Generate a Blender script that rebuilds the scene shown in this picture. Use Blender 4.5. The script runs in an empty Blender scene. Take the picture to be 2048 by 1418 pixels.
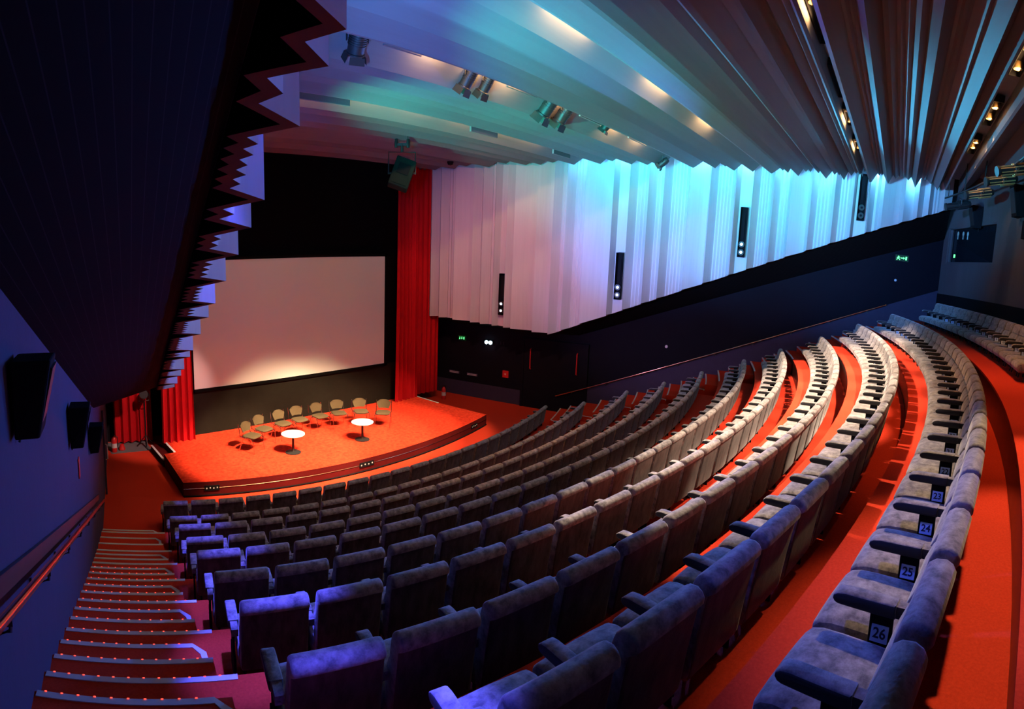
import bpy, bmesh, math, random
from mathutils import Vector, Matrix
random.seed(11)
SC = bpy.context.scene
COL = SC.collection
PI = math.pi

# ------------------------------------------------------------------ geometry of the hall
XC, YC = 8.98, 27.04            # centre of the concentric seat rows
PITCH = 0.5467
ROW_R = [17.923, 19.172, 20.501, 21.615, 22.709, 23.92, 24.963, 26.126, 27.177, 28.216, 29.47]
ROW_Z = [0.0, .294, .813, 1.2, 1.623, 2.096, 2.497, 2.962, 3.44, 3.82, 4.30]
EDGE_R = [0, 18.313, 19.899, 20.937, 22.021, 23.171, 24.19, 25.272, 26.33, 27.37, 28.5]
ROW_START = [-.3532, -.3426, -.3321, -.3260, -.3205, -.3148, -.3098, -.3055, -.3072, -.3010, -.03]
BACK_R = 30.0
HALL = lambda y: -.63 + .215 * y           # left wall line x(y)
HALR = lambda y: 18.59 - .215 * y          # right wall line
AISL = lambda y: .608 + .2145 * y          # inner end of the left aisle steps
AISR = lambda y: 16.85 - .2145 * y

def phi_on(R, line):
    x = line(YC - R)
    for _ in range(12):
        s = max(-.95, min(.95, (x - XC) / R)); y = YC - R * math.sqrt(1 - s * s); x = line(y)
    return math.asin(max(-.95, min(.95, (x - XC) / R)))
def P(R, a, z=0.0): return Vector((XC + R * math.sin(a), YC - R * math.cos(a), z))

# ------------------------------------------------------------------ materials
def mat(name, col, rough=.6, metal=0.0, emit=None, estr=0.0, noise=None, bump=None, sheen=0.0, stretch=(1, 1, 1), spec=.5):
    m = bpy.data.materials.new(name); m.use_nodes = True
    nt = m.node_tree; b = nt.nodes['Principled BSDF']
    b.inputs['Base Color'].default_value = (*col, 1); b.inputs['Roughness'].default_value = rough
    b.inputs['Metallic'].default_value = metal; b.inputs['Specular IOR Level'].default_value = spec
    if sheen: b.inputs['Sheen Weight'].default_value = sheen; b.inputs['Sheen Roughness'].default_value = .4
    if emit: b.inputs['Emission Color'].default_value = (*emit, 1); b.inputs['Emission Strength'].default_value = estr
    if noise or bump:
        g = nt.nodes.new('ShaderNodeNewGeometry'); mp = nt.nodes.new('ShaderNodeMapping')
        mp.inputs['Scale'].default_value = stretch; nt.links.new(g.outputs['Position'], mp.inputs['Vector'])
    if noise:
        sc, amt, col2 = noise
        n = nt.nodes.new('ShaderNodeTexNoise'); n.inputs['Scale'].default_value = sc; n.inputs['Detail'].default_value = 6; n.inputs['Roughness'].default_value = .65
        nt.links.new(mp.outputs[0], n.inputs['Vector'])
        r = nt.nodes.new('ShaderNodeValToRGB'); r.color_ramp.elements[0].position = .5 - amt; r.color_ramp.elements[1].position = .5 + amt
        r.color_ramp.elements[0].color = (*col, 1); r.color_ramp.elements[1].color = (*col2, 1)
        nt.links.new(n.outputs[0], r.inputs[0]); nt.links.new(r.outputs[0], b.inputs['Base Color'])
    if bump:
        sc, st = bump
        n2 = nt.nodes.new('ShaderNodeTexNoise'); n2.inputs['Scale'].default_value = sc; n2.inputs['Detail'].default_value = 3
        nt.links.new(mp.outputs[0], n2.inputs['Vector'])
        bp = nt.nodes.new('ShaderNodeBump'); bp.inputs['Strength'].default_value = st; bp.inputs['Distance'].default_value = .01
        nt.links.new(n2.outputs[0], bp.inputs['Height']); nt.links.new(bp.outputs[0], b.inputs['Normal'])
    return m
M = {}
M['carpet'] = mat('red_carpet', (.56, .034, .014), .95, noise=(60, .25, (.74, .055, .022)), bump=(220, .35), spec=.1)
M['riser'] = mat('black_riser', (.010, .004, .004), .35, spec=.3)
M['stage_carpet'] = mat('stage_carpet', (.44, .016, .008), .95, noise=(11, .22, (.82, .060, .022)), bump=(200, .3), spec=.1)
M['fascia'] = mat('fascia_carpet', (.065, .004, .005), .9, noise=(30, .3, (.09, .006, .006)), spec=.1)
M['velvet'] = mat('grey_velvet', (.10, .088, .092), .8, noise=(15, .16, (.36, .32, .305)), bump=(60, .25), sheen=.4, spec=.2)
M['velvet_back_shaded'] = mat('grey_velvet_shaded_rear', (.030, .026, .028), .85, noise=(9, .22, (.13, .115, .11)), bump=(60, .2), sheen=.25, stretch=(1.6, 1.6, .5), spec=.2)  # same velvet, darkened: shade on the rear faces is painted into the colour
M['arm_side'] = mat('armrest_side', (.03, .03, .034), .7, spec=.3)
M['black'] = mat('black_metal', (.012, .012, .013), .5)
M['matt_black'] = mat('matt_black', (.006, .006, .008), .9, spec=.1)
M['masking'] = mat('black_masking', (.003, .003, .0035), .95, noise=(4, .3, (.005, .005, .005)), spec=.02)
M['drape'] = mat('black_drape', (.010, .0085, .007), .95, noise=(5, .3, (.015, .013, .010)), spec=.05)
M['screen'] = mat('cinema_screen', (.60, .59, .58), .9, spec=.1)
M['curtain'] = mat('red_curtain', (.46, .008, .013), .9, noise=(8, .3, (.52, .011, .017)), stretch=(1, 1, .1), spec=.05)
M['fin'] = mat('white_fluting', (.44, .44, .46), .7, noise=(18, .3, (.50, .50, .51)), stretch=(1, 1, .04), spec=.3)
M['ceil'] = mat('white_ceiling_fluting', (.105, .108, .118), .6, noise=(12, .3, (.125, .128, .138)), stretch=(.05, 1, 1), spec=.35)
M['fin_edge'] = mat('fluting_edge_timber', (.10, .032, .026), .8, noise=(10, .3, (.13, .045, .034)))
M['soffit'] = mat('dark_soffit', (.0025, .0022, .0024), .9, noise=(8, .3, (.004, .0035, .0035)), spec=.05)
M['soffit_line'] = mat('soffit_joint', (.018, .016, .018), .9, spec=.03)
M['wall_purple'] = mat('painted_wall', (.038, .031, .060), .85, noise=(5, .3, (.046, .038, .072)), bump=(120, .2), stretch=(1, 1, .15), spec=.2)
M['wall_dark'] = mat('dark_wall', (.005, .005, .009), .9, noise=(3, .3, (.007, .007, .011)), spec=.1)
M['wall_dado'] = mat('dado_paint', (.04, .034, .062), .9, noise=(6, .3, (.05, .043, .075)), spec=.1)
M['wall_back'] = mat('rear_wall', (.085, .075, .08), .9, noise=(4, .3, (.105, .09, .095)), stretch=(1, 1, .2), spec=.1)
M['bronze'] = mat('bronze_rail', (.55, .30, .20), .22, metal=1.0)
M['board'] = mat('dark_timber_board', (.05, .022, .016), .35, noise=(7, .3, (.08, .034, .024)), stretch=(1, .2, 1))
M['nosing'] = mat('pale_nosing', (.62, .62, .64), .7, noise=(40, .3, (.70, .70, .72)))
M['plate'] = mat('pale_blue_plate', (.55, .74, 1.0), .5)
M['ink'] = mat('dark_ink', (.01, .015, .06), .6)
M['chair_fabric'] = mat('olive_fabric', (.070, .050, .027), .9, noise=(40, .3, (.09, .064, .034)), spec=.15)
M['chrome'] = mat('chrome', (.75, .74, .72), .15, metal=1.0)
M['white_top'] = mat('white_laminate', (.86, .85, .82), .35)
M['red_metal'] = mat('red_enamel', (.55, .02, .02), .35)
M['grey_unit'] = mat('grey_green_casing', (.006, .010, .009), .8, noise=(20, .3, (.009, .014, .012)), spec=.1)
M['glass_dark'] = mat('dark_glass', (.008, .010, .014), .08)
M['white_box'] = mat('off_white_metal', (.6, .6, .58), .5)
M['led'] = mat('red_led', (.4, .01, .01), .4, emit=(1, .06, .04), estr=2.5)
M['lens_warm'] = mat('warm_lamp', (.9, .7, .4), .3, emit=(1, .74, .38), estr=18)
M['lens_blue'] = mat('blue_white_lamp', (.7, .9, 1), .3, emit=(.55, .85, 1), estr=16)
M['exit'] = mat('green_sign_light', (.1, .8, .2), .4, emit=(.10, 1, .22), estr=3.0)
M['exit_dark'] = mat('green_sign_face', (.004, .03, .008), .5, emit=(.02, .3, .06), estr=.03)
M['gold'] = mat('gold_can_lit_rib', (.90, .58, .24), .42, metal=.7)  # on the lantern ribs the gold paints in warm lamplight
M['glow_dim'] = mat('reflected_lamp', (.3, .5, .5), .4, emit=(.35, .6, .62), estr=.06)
M['concrete'] = mat('grey_lino', (.12, .13, .14), .7, noise=(6, .3, (.16, .17, .18)))

# ------------------------------------------------------------------ mesh helpers
class MB:
    def __init__(s): s.v = []; s.f = []; s.m = []
    def add(s, vs, fs, mi=0):
        o = len(s.v); s.v += [tuple(v) for v in vs]; s.f += [tuple(i + o for i in f) for f in fs]; s.m += [mi] * len(fs); return s
    def quad(s, a, b, c, d, mi=0): return s.add([a, b, c, d], [(0, 1, 2, 3)], mi)
    def box(s, c, d, mi=0, rot=None):
        hx, hy, hz = d[0] / 2, d[1] / 2, d[2] / 2
        vs = [Vector((x, y, z)) for x in (-hx, hx) for y in (-hy, hy) for z in (-hz, hz)]
        if rot is not None: vs = [rot @ v for v in vs]
        vs = [v + Vector(c) for v in vs]
        return s.add(vs, [(0, 1, 3, 2), (4, 6, 7, 5), (0, 4, 5, 1), (2, 3, 7, 6), (0, 2, 6, 4), (1, 5, 7, 3)], mi)
    def prism(s, poly, z0, z1, mi=0, mi_top=None):
        n = len(poly); vs = [(x, y, z0) for x, y in poly] + [(x, y, z1) for x, y in poly]
        s.add(vs, [(i, (i + 1) % n, n + (i + 1) % n, n + i) for i in range(n)] + [tuple(range(n - 1, -1, -1))], mi)
        s.add([(x, y, z1) for x, y in poly], [tuple(range(n))], mi if mi_top is None else mi_top)
        return s
    def tube(s, pts, r, n=8, mi=0, cap=True):
        pts = [Vector(p) for p in pts]; rings = []; up = None
        for i, p in enumerate(pts):
            t = (pts[min(i + 1, len(pts) - 1)] - pts[max(i - 1, 0)]).normalized()
            if up is None or abs(t.dot(up)) > .95: up = Vector((0, 0, 1)) if abs(t.z) < .9 else Vector((1, 0, 0))
            a = t.cross(up).normalized(); b = t.cross(a).normalized()
            rings.append([p + r * (math.cos(2 * PI * k / n) * a + math.sin(2 * PI * k / n) * b) for k in range(n)])
        vs = [v for q in rings for v in q]; fs = []
        for i in range(len(pts) - 1):
            for k in range(n): fs.append((i * n + k, i * n + (k + 1) % n, (i + 1) * n + (k + 1) % n, (i + 1) * n + k))
        if cap: fs += [tuple(range(n - 1, -1, -1)), tuple((len(pts) - 1) * n + k for k in range(n))]
        return s.add(vs, fs, mi)
    def lathe(s, prof, n=20, c=(0, 0, 0), axis='z', mi=0):
        c = Vector(c); vs = []; fs = []
        for r, h in prof:
            for k in range(n):
                a = 2 * PI * k / n; u, w = r * math.cos(a), r * math.sin(a)
                vs.append(c + (Vector((u, w, h)) if axis == 'z' else Vector((u, h, w)) if axis == 'y' else Vector((h, u, w))))
        for i in range(len(prof) - 1):
            for k in range(n): fs.append((i * n + k, i * n + (k + 1) % n, (i + 1) * n + (k + 1) % n, (i + 1) * n + k))
        fs += [tuple(range(n - 1, -1, -1)), tuple((len(prof) - 1) * n + k for k in range(n))]
        return s.add(vs, fs, mi)
    def loft_x(s, prof, stations, mi=0, dome=0.0, x0=0.0):
        cy = sum(p[0] for p in prof) / len(prof); cz = sum(p[1] for p in prof) / len(prof)
        hy = (max(p[0] for p in prof) - min(p[0] for p in prof)) / 2; hz = (max(p[1] for p in prof) - min(p[1] for p in prof)) / 2
        n = len(prof); vs = []; fs = []; xm = max(abs(a[0]) for a in stations)
        for x, ins in stations:
            for y, z in prof:
                yy = cy + (y - cy) * (1 - ins / hy); zz = cz + (z - cz) * (1 - ins / hz)
                if dome and z > cz: zz += dome * (1 - (x / xm) ** 2)
                vs.append((x + x0, yy, zz))
        for i in range(len(stations) - 1):
            for k in range(n): fs.append((i * n + k, (i + 1) * n + k, (i + 1) * n + (k + 1) % n, i * n + (k + 1) % n))
        fs += [tuple(range(n)), tuple((len(stations) - 1) * n + k for k in range(n - 1, -1, -1))]
        return s.add(vs, fs, mi)
    def mesh(s, name, mats, smooth=False, bevel=0):
        me = bpy.data.meshes.new(name); me.from_pydata(s.v, [], s.f)
        for m in mats: me.materials.append(M[m] if isinstance(m, str) else m)
        for p, mi in zip(me.polygons, s.m): p.material_index = mi
        bm = bmesh.new(); bm.from_mesh(me)
        bmesh.ops.remove_doubles(bm, verts=bm.verts, dist=1e-5)
        bmesh.ops.recalc_face_normals(bm, faces=bm.faces)
        if bevel:
            es = [e for e in bm.edges if len(e.link_faces) == 2 and e.calc_face_angle(0) > .6]
            bmesh.ops.bevel(bm, geom=es, offset=bevel, segments=2, affect='EDGES', profile=.5)
        if smooth:
            for f in bm.faces: f.smooth = True
            for e in bm.edges:
                if len(e.link_faces) == 2 and e.calc_face_angle(0) > .7: e.smooth = False
        bm.to_mesh(me); bm.free(); return me
    def build(s, name, mats, parent=None, smooth=False, bevel=0, loc=None):
        return link(name, s.mesh(name, mats if isinstance(mats, (list, tuple)) else [mats], smooth, bevel), parent, loc)
def link(name, me, parent=None, loc=None):
    o = bpy.data.objects.new(name, me); COL.objects.link(o)
    if parent is not None: o.parent = parent
    if loc is not None: o.location = loc
    return o
def tag(o, label, cat, group=None):
    o['label'] = label; o['category'] = cat
    if group: o['group'] = group
    return o
def thing(name, label, cat, loc=(0, 0, 0), rz=0.0, group=None, quat=None):
    o = bpy.data.objects.new(name, None); COL.objects.link(o); o.location = loc; o.empty_display_size = .1
    if quat is not None: o.rotation_mode = 'QUATERNION'; o.rotation_quaternion = quat
    else: o.rotation_euler = (0, 0, rz)
    return tag(o, label, cat, group)
def struct(o): o['kind'] = 'structure'; return o

# ------------------------------------------------------------------ floor, tiers and aisle steps
def sector(mb, R0, R1, a0, a1, b0, b1, z, n=40, mi=0):
    """flat ring piece: from radius R0 (angles a0..a1) to R1 (angles b0..b1)"""
    for i in range(n):
        t0, t1 = i / n, (i + 1) / n
        mb.quad(P(R0, a0 + (a1 - a0) * t0, z), P(R0, a0 + (a1 - a0) * t1, z), P(R1, b0 + (b1 - b0) * t1, z), P(R1, b0 + (b1 - b0) * t0, z), mi)
def riser(mb, R, a0, a1, z0, z1, n=40, mi=0):
    for i in range(n):
        t0, t1 = a0 + (a1 - a0) * i / n, a0 + (a1 - a0) * (i + 1) / n
        mb.quad(P(R, t0, z0), P(R, t1, z0), P(R, t1, z1), P(R, t0, z1), mi)
wl = lambda y: HALL(y) - .1
wr = lambda y: HALR(y) + .1
fl = MB()
sector(fl, 10.5, EDGE_R[1], phi_on(10.5, wl), phi_on(10.5, wr), phi_on(EDGE_R[1], wl), phi_on(EDGE_R[1], wr), 0)
for r in range(1, 11):
    R0 = EDGE_R[r]; R1 = EDGE_R[r + 1] if r < 10 else BACK_R + .1
    riser(fl, R0, phi_on(R0, wl), phi_on(R0, wr), ROW_Z[r - 1], ROW_Z[r] - .03, mi=1); riser(fl, R0, phi_on(R0, wl), phi_on(R0, wr), ROW_Z[r] - .03, ROW_Z[r])
    sector(fl, R0, R1, phi_on(R0, wl), phi_on(R0, wr), phi_on(R1, wl), phi_on(R1, wr), ROW_Z[r])
def step_block(mb, R0, R1, aw, ae, z0, z1):
    for R in (R0,): riser(mb, R, aw(R), ae(R), z0, z1, 6)
    sector(mb, R0, R1, aw(R0), ae(R0), aw(R1), ae(R1), z1, 6)
    mb.quad(P(R0, ae(R0), z0), P(R1, ae(R1), z0), P(R1, ae(R1), z1), P(R0, ae(R0), z1))
TREAD = .372
nos = []                                   # (R, z, angle wall, angle inner, kind) of every step edge
for r in range(1, 11):
    rise = ROW_Z[r] - ROW_Z[r - 1]; n = 2 if r == 1 else 3
    for side in (0, 1):
        if side == 0: aw = lambda R: phi_on(R, HALL); ae = lambda R: phi_on(R, lambda y: AISL(y) - .10)
        else: aw = lambda R: phi_on(R, HALR); ae = lambda R: phi_on(R, lambda y: AISR(y) + .10)
        aq = (lambda R: phi_on(R, AISL)) if side == 0 else (lambda R: phi_on(R, AISR))
        nos.append((EDGE_R[r], ROW_Z[r], aw, aq, 'square', r, side, 0))
        TREAD = .37 if r == 1 else (EDGE_R[r] - EDGE_R[r - 1]) / 3
        for k in range(1, n):
            z1 = ROW_Z[r - 1] + rise * (n - k) / n; R0 = EDGE_R[r] - TREAD * k
            step_block(fl, R0, EDGE_R[r], aw, ae, ROW_Z[r - 1], z1)
            nos.append((R0, z1, aw, ae, 'corner' if k == n - 1 else 'plain', r, side, TREAD))
struct(fl.build('floor', ['carpet', 'riser']))

cnt = 0
led_me = MB().box((0, 0, 0), (.013, .006, .004)).mesh('led_light', ['led'])
for R0, z, aw, ae, kind, r, side, rs in nos:
    cnt += 1
    mb = MB(); w = .042; t = .006; sg = 1 if side == 0 else -1
    def strip(pa, pb):                     # flat band pa (outer edge) / pb (inner edge), with a small lip
        k = len(pa)
        for i in range(k - 1):
            a, b, c, d = pa[i], pa[i + 1], pb[i + 1], pb[i]
            up = Vector((0, 0, t)); dn = Vector((0, 0, -.028))
            mb.quad(a + up, b + up, c + up, d + up); mb.quad(a + dn, b + dn, b + up, a + up); mb.quad(d, c, c + up, d + up); mb.quad(a + dn, b + dn, c + Vector((0, 0, -.001)), d + Vector((0, 0, -.001)))
    a0, a1 = aw(R0) + sg * .0006, ae(R0)
    N = 8; ro = R0 - .004
    end = a1 if kind != 'corner' else a1 - sg * .10 / R0
    arc = [a0 + (end - a0) * i / N for i in range(N + 1)]
    pa = [P(ro, a, z) for a in arc]; pb = [P(ro + w, a, z) for a in arc]
    if kind == 'corner':
        pa.append(P(ro + .10, a1, z)); pb.append(P(ro + .12, a1 - sg * w / R0, z))
        Re = R0 + rs
        pa.append(P(Re - .01, ae(Re), z)); pb.append(P(Re - .01, ae(Re) - sg * w / R0, z))
    elif kind == 'plain':
        pa.append(P(ro + .002, a1, z)); pb.append(P(ro + w, a1, z))
    strip(pa, pb)
    o = struct(mb.build('trim_%d' % cnt, 'nosing'))
    if side == 0 and r >= 4:
        L = R0 * abs(a1 - a0); m = int(L / .095)
        for i in range(m):
            a = a0 + sg * (.05 + .095 * i) / R0
            if kind == 'corner' and i > m - 2: continue
            l = link('led_light', led_me, o, P(R0 - .003, a, z + t + .001)); l.rotation_euler = (0, 0, a)

# ------------------------------------------------------------------ walls
def wall_strip(name, line, y0, y1, z0, z1, m, thick, n=1):
    mb = MB(); A, B = (line(y0), y0), (line(y1), y1); d = Vector((B[0] - A[0], B[1] - A[1], 0)).normalized(); nn = Vector((d.y, -d.x, 0)) * thick
    mb.prism([A, B, (B[0] + nn.x, B[1] + nn.y), (A[0] + nn.x, A[1] + nn.y)], z0, z1)
    return struct(mb.build(name, m))
wall_strip('wall_left', HALL, -3.4, 16.4, -.2, 9.2, 'wall_purple', -.25)
# right wall: dark above, lighter dado below the hand rail
mb = MB(); dz = lambda y: 4.86 - .397 * y
for i in range(24):
    y0 = -3.0 + i * .8083; y1 = y0 + .8083
    f = lambda y, z: Vector((HALR(y), y, z))
    k0, k1 = max(.55, dz(y0)), max(.55, dz(y1))
    mb.quad(f(y0, -.2), f(y1, -.2), f(y1, k1), f(y0, k0), 1); mb.quad(f(y0, k0), f(y1, k1), f(y1, 9.2), f(y0, 9.2), 0)
    g = lambda y, z: Vector((HALR(y) + .25, y, z))
    mb.quad(g(y0, -.2), g(y1, -.2), g(y1, 9.2), g(y0, 9.2), 0)
struct(mb.build('wall_right', ['wall_dark', 'wall_dado']))
mb = MB(); a0, a1 = phi_on(BACK_R, wl), phi_on(BACK_R, wr)
N = 60
bw = [7.40, 6.28]                           # booth window head and sill
A0, A1 = math.asin((14.98 - XC) / BACK_R), math.asin((18.52 - XC) / BACK_R)
def bpan(mb, R, s0, s1, z0, z1, n, mi=0):
    for i in range(n):
        t0, t1 = s0 + (s1 - s0) * i / n, s0 + (s1 - s0) * (i + 1) / n
        mb.quad(P(R, t0, z0), P(R, t1, z0), P(R, t1, z1), P(R, t0, z1), mi)
for R in (BACK_R, BACK_R + .2):
    bpan(mb, R, a0, A0, 5.28, 9.2, 40); bpan(mb, R, A1, a1, 5.28, 9.2, 3); bpan(mb, R, A0, A1, 5.28, bw[1], 10); bpan(mb, R, A0, A1, bw[0], 9.2, 10)
for t in (A0, A1): mb.quad(P(BACK_R, t, bw[1]), P(BACK_R + .2, t, bw[1]), P(BACK_R + .2, t, bw[0]), P(BACK_R, t, bw[0]))
for z in bw:
    for i in range(10):
        t0, t1 = A0 + (A1 - A0) * i / 10, A0 + (A1 - A0) * (i + 1) / 10
        mb.quad(P(BACK_R, t0, z), P(BACK_R, t1, z), P(BACK_R + .2, t1, z), P(BACK_R + .2, t0, z))
bpan(mb, BACK_R - .02, a0, a1, 4.2, 5.28, 50, 1)
for i in range(50):
    t0, t1 = a0 + (a1 - a0) * i / 50, a0 + (a1 - a0) * (i + 1) / 50
    mb.quad(P(BACK_R - .02, t0, 5.28), P(BACK_R - .02, t1, 5.28), P(BACK_R + .2, t1, 5.28), P(BACK_R + .2, t0, 5.28), 1)
struct(mb.build('wall_back', ['wall_back', 'matt_black']))
# booth window: frame, pane, dark room behind
wroot = bpy.data.objects.new('window_1', None); COL.objects.link(wroot); struct(wroot); wroot.location = P(BACK_R, (A0 + A1) / 2, bw[1])
wroot.rotation_euler = (0, 0, (A0 + A1) / 2)
W2 = BACK_R * (A1 - A0) / 2; H = bw[0] - bw[1]
mb = MB()
for c, d in (((0, -.02, .02), (2 * W2, .10, .05)), ((0, -.02, H - .02), (2 * W2, .08, .04)), ((-W2 + .03, -.02, H / 2), (.06, .08, H)), ((W2 - .03, -.02, H / 2), (.06, .08, H))): mb.box(c, d)
mb.build('window_frame', 'wall_back', wroot)
MB().box((0, -.10, H / 2), (2 * W2 - .1, .01, H - .08)).build('pane', 'glass_dark', wroot)
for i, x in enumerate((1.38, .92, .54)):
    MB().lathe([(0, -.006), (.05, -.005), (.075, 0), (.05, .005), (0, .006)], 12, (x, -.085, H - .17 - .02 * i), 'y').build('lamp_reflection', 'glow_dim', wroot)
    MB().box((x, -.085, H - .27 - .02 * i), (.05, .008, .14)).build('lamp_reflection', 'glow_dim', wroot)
MB().box((1.5, -.085, .25), (.10, .01, .10)).build('green_indicator', 'exit', wroot)
# front wall behind the screen, and the dark end walls beside it
mb = MB(); mb.box((8.55, 14.92, 4.9), (8.1, .2, 7.8), 0); mb.box((8.55, 14.80, 1.0), (7.6, .04, 1.30), 1)
struct(mb.build('wall_front', ['masking', 'drape']))
struct(MB().box((8.9, 16.3, 4.3), (14.6, .2, 9.4)).build('wall_front_outer', 'matt_black'))

# ------------------------------------------------------------------ fluted side walls
def fin_bottom(y): return 7.33 - .427 * y if y < 10.3 else 2.93 + .045 * (y - 10.3)
def fin_wall(name, side, tips, y_lo, y_hi, flats=()):
    prof = []                               # (y, offset from the wall line)
    tips = sorted(tips); rnd = random.Random(5 + side)
    for i, y in enumerate(tips):
        prof.append((y, 1.6))
        if i + 1 < len(tips):
            g = tips[i + 1] - y
            fl_ = [f for f in flats if y < f < tips[i + 1]]
            if fl_:
                f = fl_[0]; prof += [(f - .17, 1.36), (f + .17, 1.36)]; continue
            if g < .32: prof.append((y + g * .5, 1.6 - .8 * g)); continue
            k = max(0, int((g - .24) / .085)); k = min(k, 6)
            d0 = .12; d1 = .13
            if side == 1 and g > .3 and rnd.random() < .42: prof += [(y + .13, 1.30), (y + .13 + .3 * (g - .13), 1.37)]; continue
            if k == 0: prof.append((y + g * .5, 1.33)); continue
            st = (g - d0 - d1) / k
            for j in range(k):
                prof.append((y + d0 + st * j, 1.33)); prof.append((y + d0 + st * (j + .5), 1.33 + min(.13, st * .75) * rnd.uniform(.8, 1.1) * (.6 if side else 1)))
            prof.append((y + g - d1, 1.33))
    prof = [(y_lo, 1.36)] + prof + [(y_hi, 1.36)]
    X = (lambda y, o: HALL(y) + o) if side == 0 else (lambda y, o: HALR(y) - o)
    mb = MB(); top = 9.1; th = .115
    for (ya, oa), (yb, ob) in zip(prof[:-1], prof[1:]):
        za, zb = fin_bottom(ya), fin_bottom(yb)
        A, B = Vector((X(ya, oa), ya, za)), Vector((X(yb, ob), yb, zb)); Ai, Bi = Vector((X(ya, oa - th), ya, za)), Vector((X(yb, ob - th), yb, zb))
        T = lambda v: Vector((v.x, v.y, top))
        mb.quad(A, B, T(B), T(A), 0); mb.quad(Ai, Bi, T(Bi), T(Ai), 2); mb.quad(A, B, Bi, Ai, 1)
    o = struct(mb.build(name, ['fin', 'fin_edge', 'soffit']))
    # closed soffit between the fluting and the wall, laid in long boards that follow the slope
    sb = MB(); nb = 17
    ys = [y_lo + (y_hi - y_lo) * i / 40 for i in range(41)]
    zw = lambda y: max(6.56 - .375 * y, 2.75)
    for b in range(nb):
        u0, u1 = b / nb, (b + 1) / nb - .004
        for ya, yb in zip(ys[:-1], ys[1:]):
            f = lambda y, u: Vector((X(y, 1.215 * u), y, zw(y) + (fin_bottom(y) + .05 - zw(y)) * u))
            sb.quad(f(ya, u0), f(yb, u0), f(yb, u1), f(ya, u1))
            sb.quad(f(ya, u1), f(yb, u1), f(yb, u1 + .004), f(ya, u1 + .004), 1)
        for ya, yb in zip(ys[:-1], ys[1:]):
            if b == 0 and side == 0:
                g = lambda y, o, dz: Vector((X(y, o), y, fin_bottom(y) + dz))
                sb.quad(g(ya, 1.215, .05), g(yb, 1.215, .05), g(yb, 1.215, .6), g(ya, 1.215, .6)); sb.quad(g(ya, 1.215, .6), g(yb, 1.215, .6), g(yb, 1.47, .6), g(ya, 1.47, .6))
    struct(sb.build('ceiling_soffit_left' if side == 0 else 'ceiling_soffit_right', ['soffit', 'soffit_line']))
TL = [-1.0, -.35, .3, .74, 1.3, 2.02, 2.22, 2.63, 3.36, 3.74, 4.2, 4.76, 5.37, 5.83, 6.5, 7.3, 7.7, 8.54, 9.06, 9.78, 10.4, 11.1, 11.7, 12.4, 13.1, 13.8, 14.4]
TR = [-1.04, -.6, -.28, .13, .74, 1.14, 1.60, 2.13, 2.78, 3.35, 3.84, 4.42, 4.90, 5.62, 6.21, 6.94, 7.39, 7.96, 8.44, 9.27, 9.87, 10.3, 10.84, 11.6, 11.86, 12.28, 12.72, 13.1, 13.8, 14.36, 14.73]
fin_wall('wall_left_fluting', 0, TL, -2.4, 15.0)
fin_wall('wall_right_fluting', 1, TR, -1.3, 15.0, (1.37, 4.66, 8.2, 12.05))

# ------------------------------------------------------------------ fluted ceiling
CP = [(-3.0, 8.95), (-2.35, 8.45), (-2.3, 8.42), (-1.95, 8.78), (-1.47, 8.33), (-1.42, 8.34), (-1.41, 8.72), (-1.08, 8.72), (-1.06, 8.36), (-1.03, 8.35), (-.93, 8.6), (-.79, 8.31),
 (-.63, 8.52), (-.58, 8.46), (-.45, 8.58), (-.40, 8.53), (-.36, 8.59), (-.32, 8.55), (-.28, 8.59), (-.13, 8.28), (.01, 8.57), (.09, 8.45), (.17, 8.56), (.22, 8.50), (.27, 8.56), (.32, 8.50), (.37, 8.56), (.45, 8.45), (.53, 8.55), (.66, 8.27),
 (.82, 8.53), (.85, 8.48), (.89, 8.53), (.92, 8.47), (.98, 8.52), (1.13, 8.25), (1.18, 8.25), (1.19, 8.62), (1.37, 8.62), (1.39, 8.37), (1.43, 8.49), (1.47, 8.42), (1.54, 8.49), (1.58, 8.43), (1.63, 8.49), (1.71, 8.36), (1.80, 8.47), (1.90, 8.21),
 (2.0, 8.40), (2.05, 8.33), (2.10, 8.42), (2.18, 8.33), (2.23, 8.45), (2.40, 8.19), (2.58, 8.40), (2.62, 8.32), (2.78, 8.46), (2.84, 8.33), (2.9, 8.42), (2.97, 8.32), (3.04, 8.41), (3.17, 8.18), (3.38, 8.40), (3.46, 8.24), (3.54, 8.38), (3.61, 8.29), (3.68, 8.36), (3.90, 8.18),
 (3.93, 8.18), (3.96, 8.58), (4.06, 8.60), (4.43, 8.18), (4.56, 8.40), (4.62, 8.31), (4.70, 8.42), (4.95, 8.17), (5.08, 8.40), (5.20, 8.27), (5.30, 8.41), (5.48, 8.20), (5.72, 8.45), (6.08, 8.18), (6.12, 8.18), (6.14, 8.72), (6.46, 8.74), (7.01, 8.18),
 (7.16, 8.36), (7.41, 8.20), (7.60, 8.42), (7.88, 8.20), (8.20, 8.44), (8.45, 8.28), (8.55, 8.42), (8.80, 8.20), (8.83, 8.20), (8.85, 8.62), (8.98, 8.62), (9.62, 8.17), (9.86, 8.40), (10.30, 8.24), (10.42, 8.38), (10.68, 8.18), (10.82, 8.36), (11.18, 8.18), (11.5, 8.46), (11.86, 8.24), (12.0, 8.4), (12.46, 8.16), (12.75, 8.44), (13.3, 8.22), (13.4, 8.4), (13.75, 8.16), (13.95, 8.40), (14.5, 8.16), (14.65, 8.38), (14.95, 8.16), (15.3, 8.4)]
mb = MB(); XL = lambda y: HALL(y) + 1.50; XR = lambda y: HALR(y) - 1.74
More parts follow.
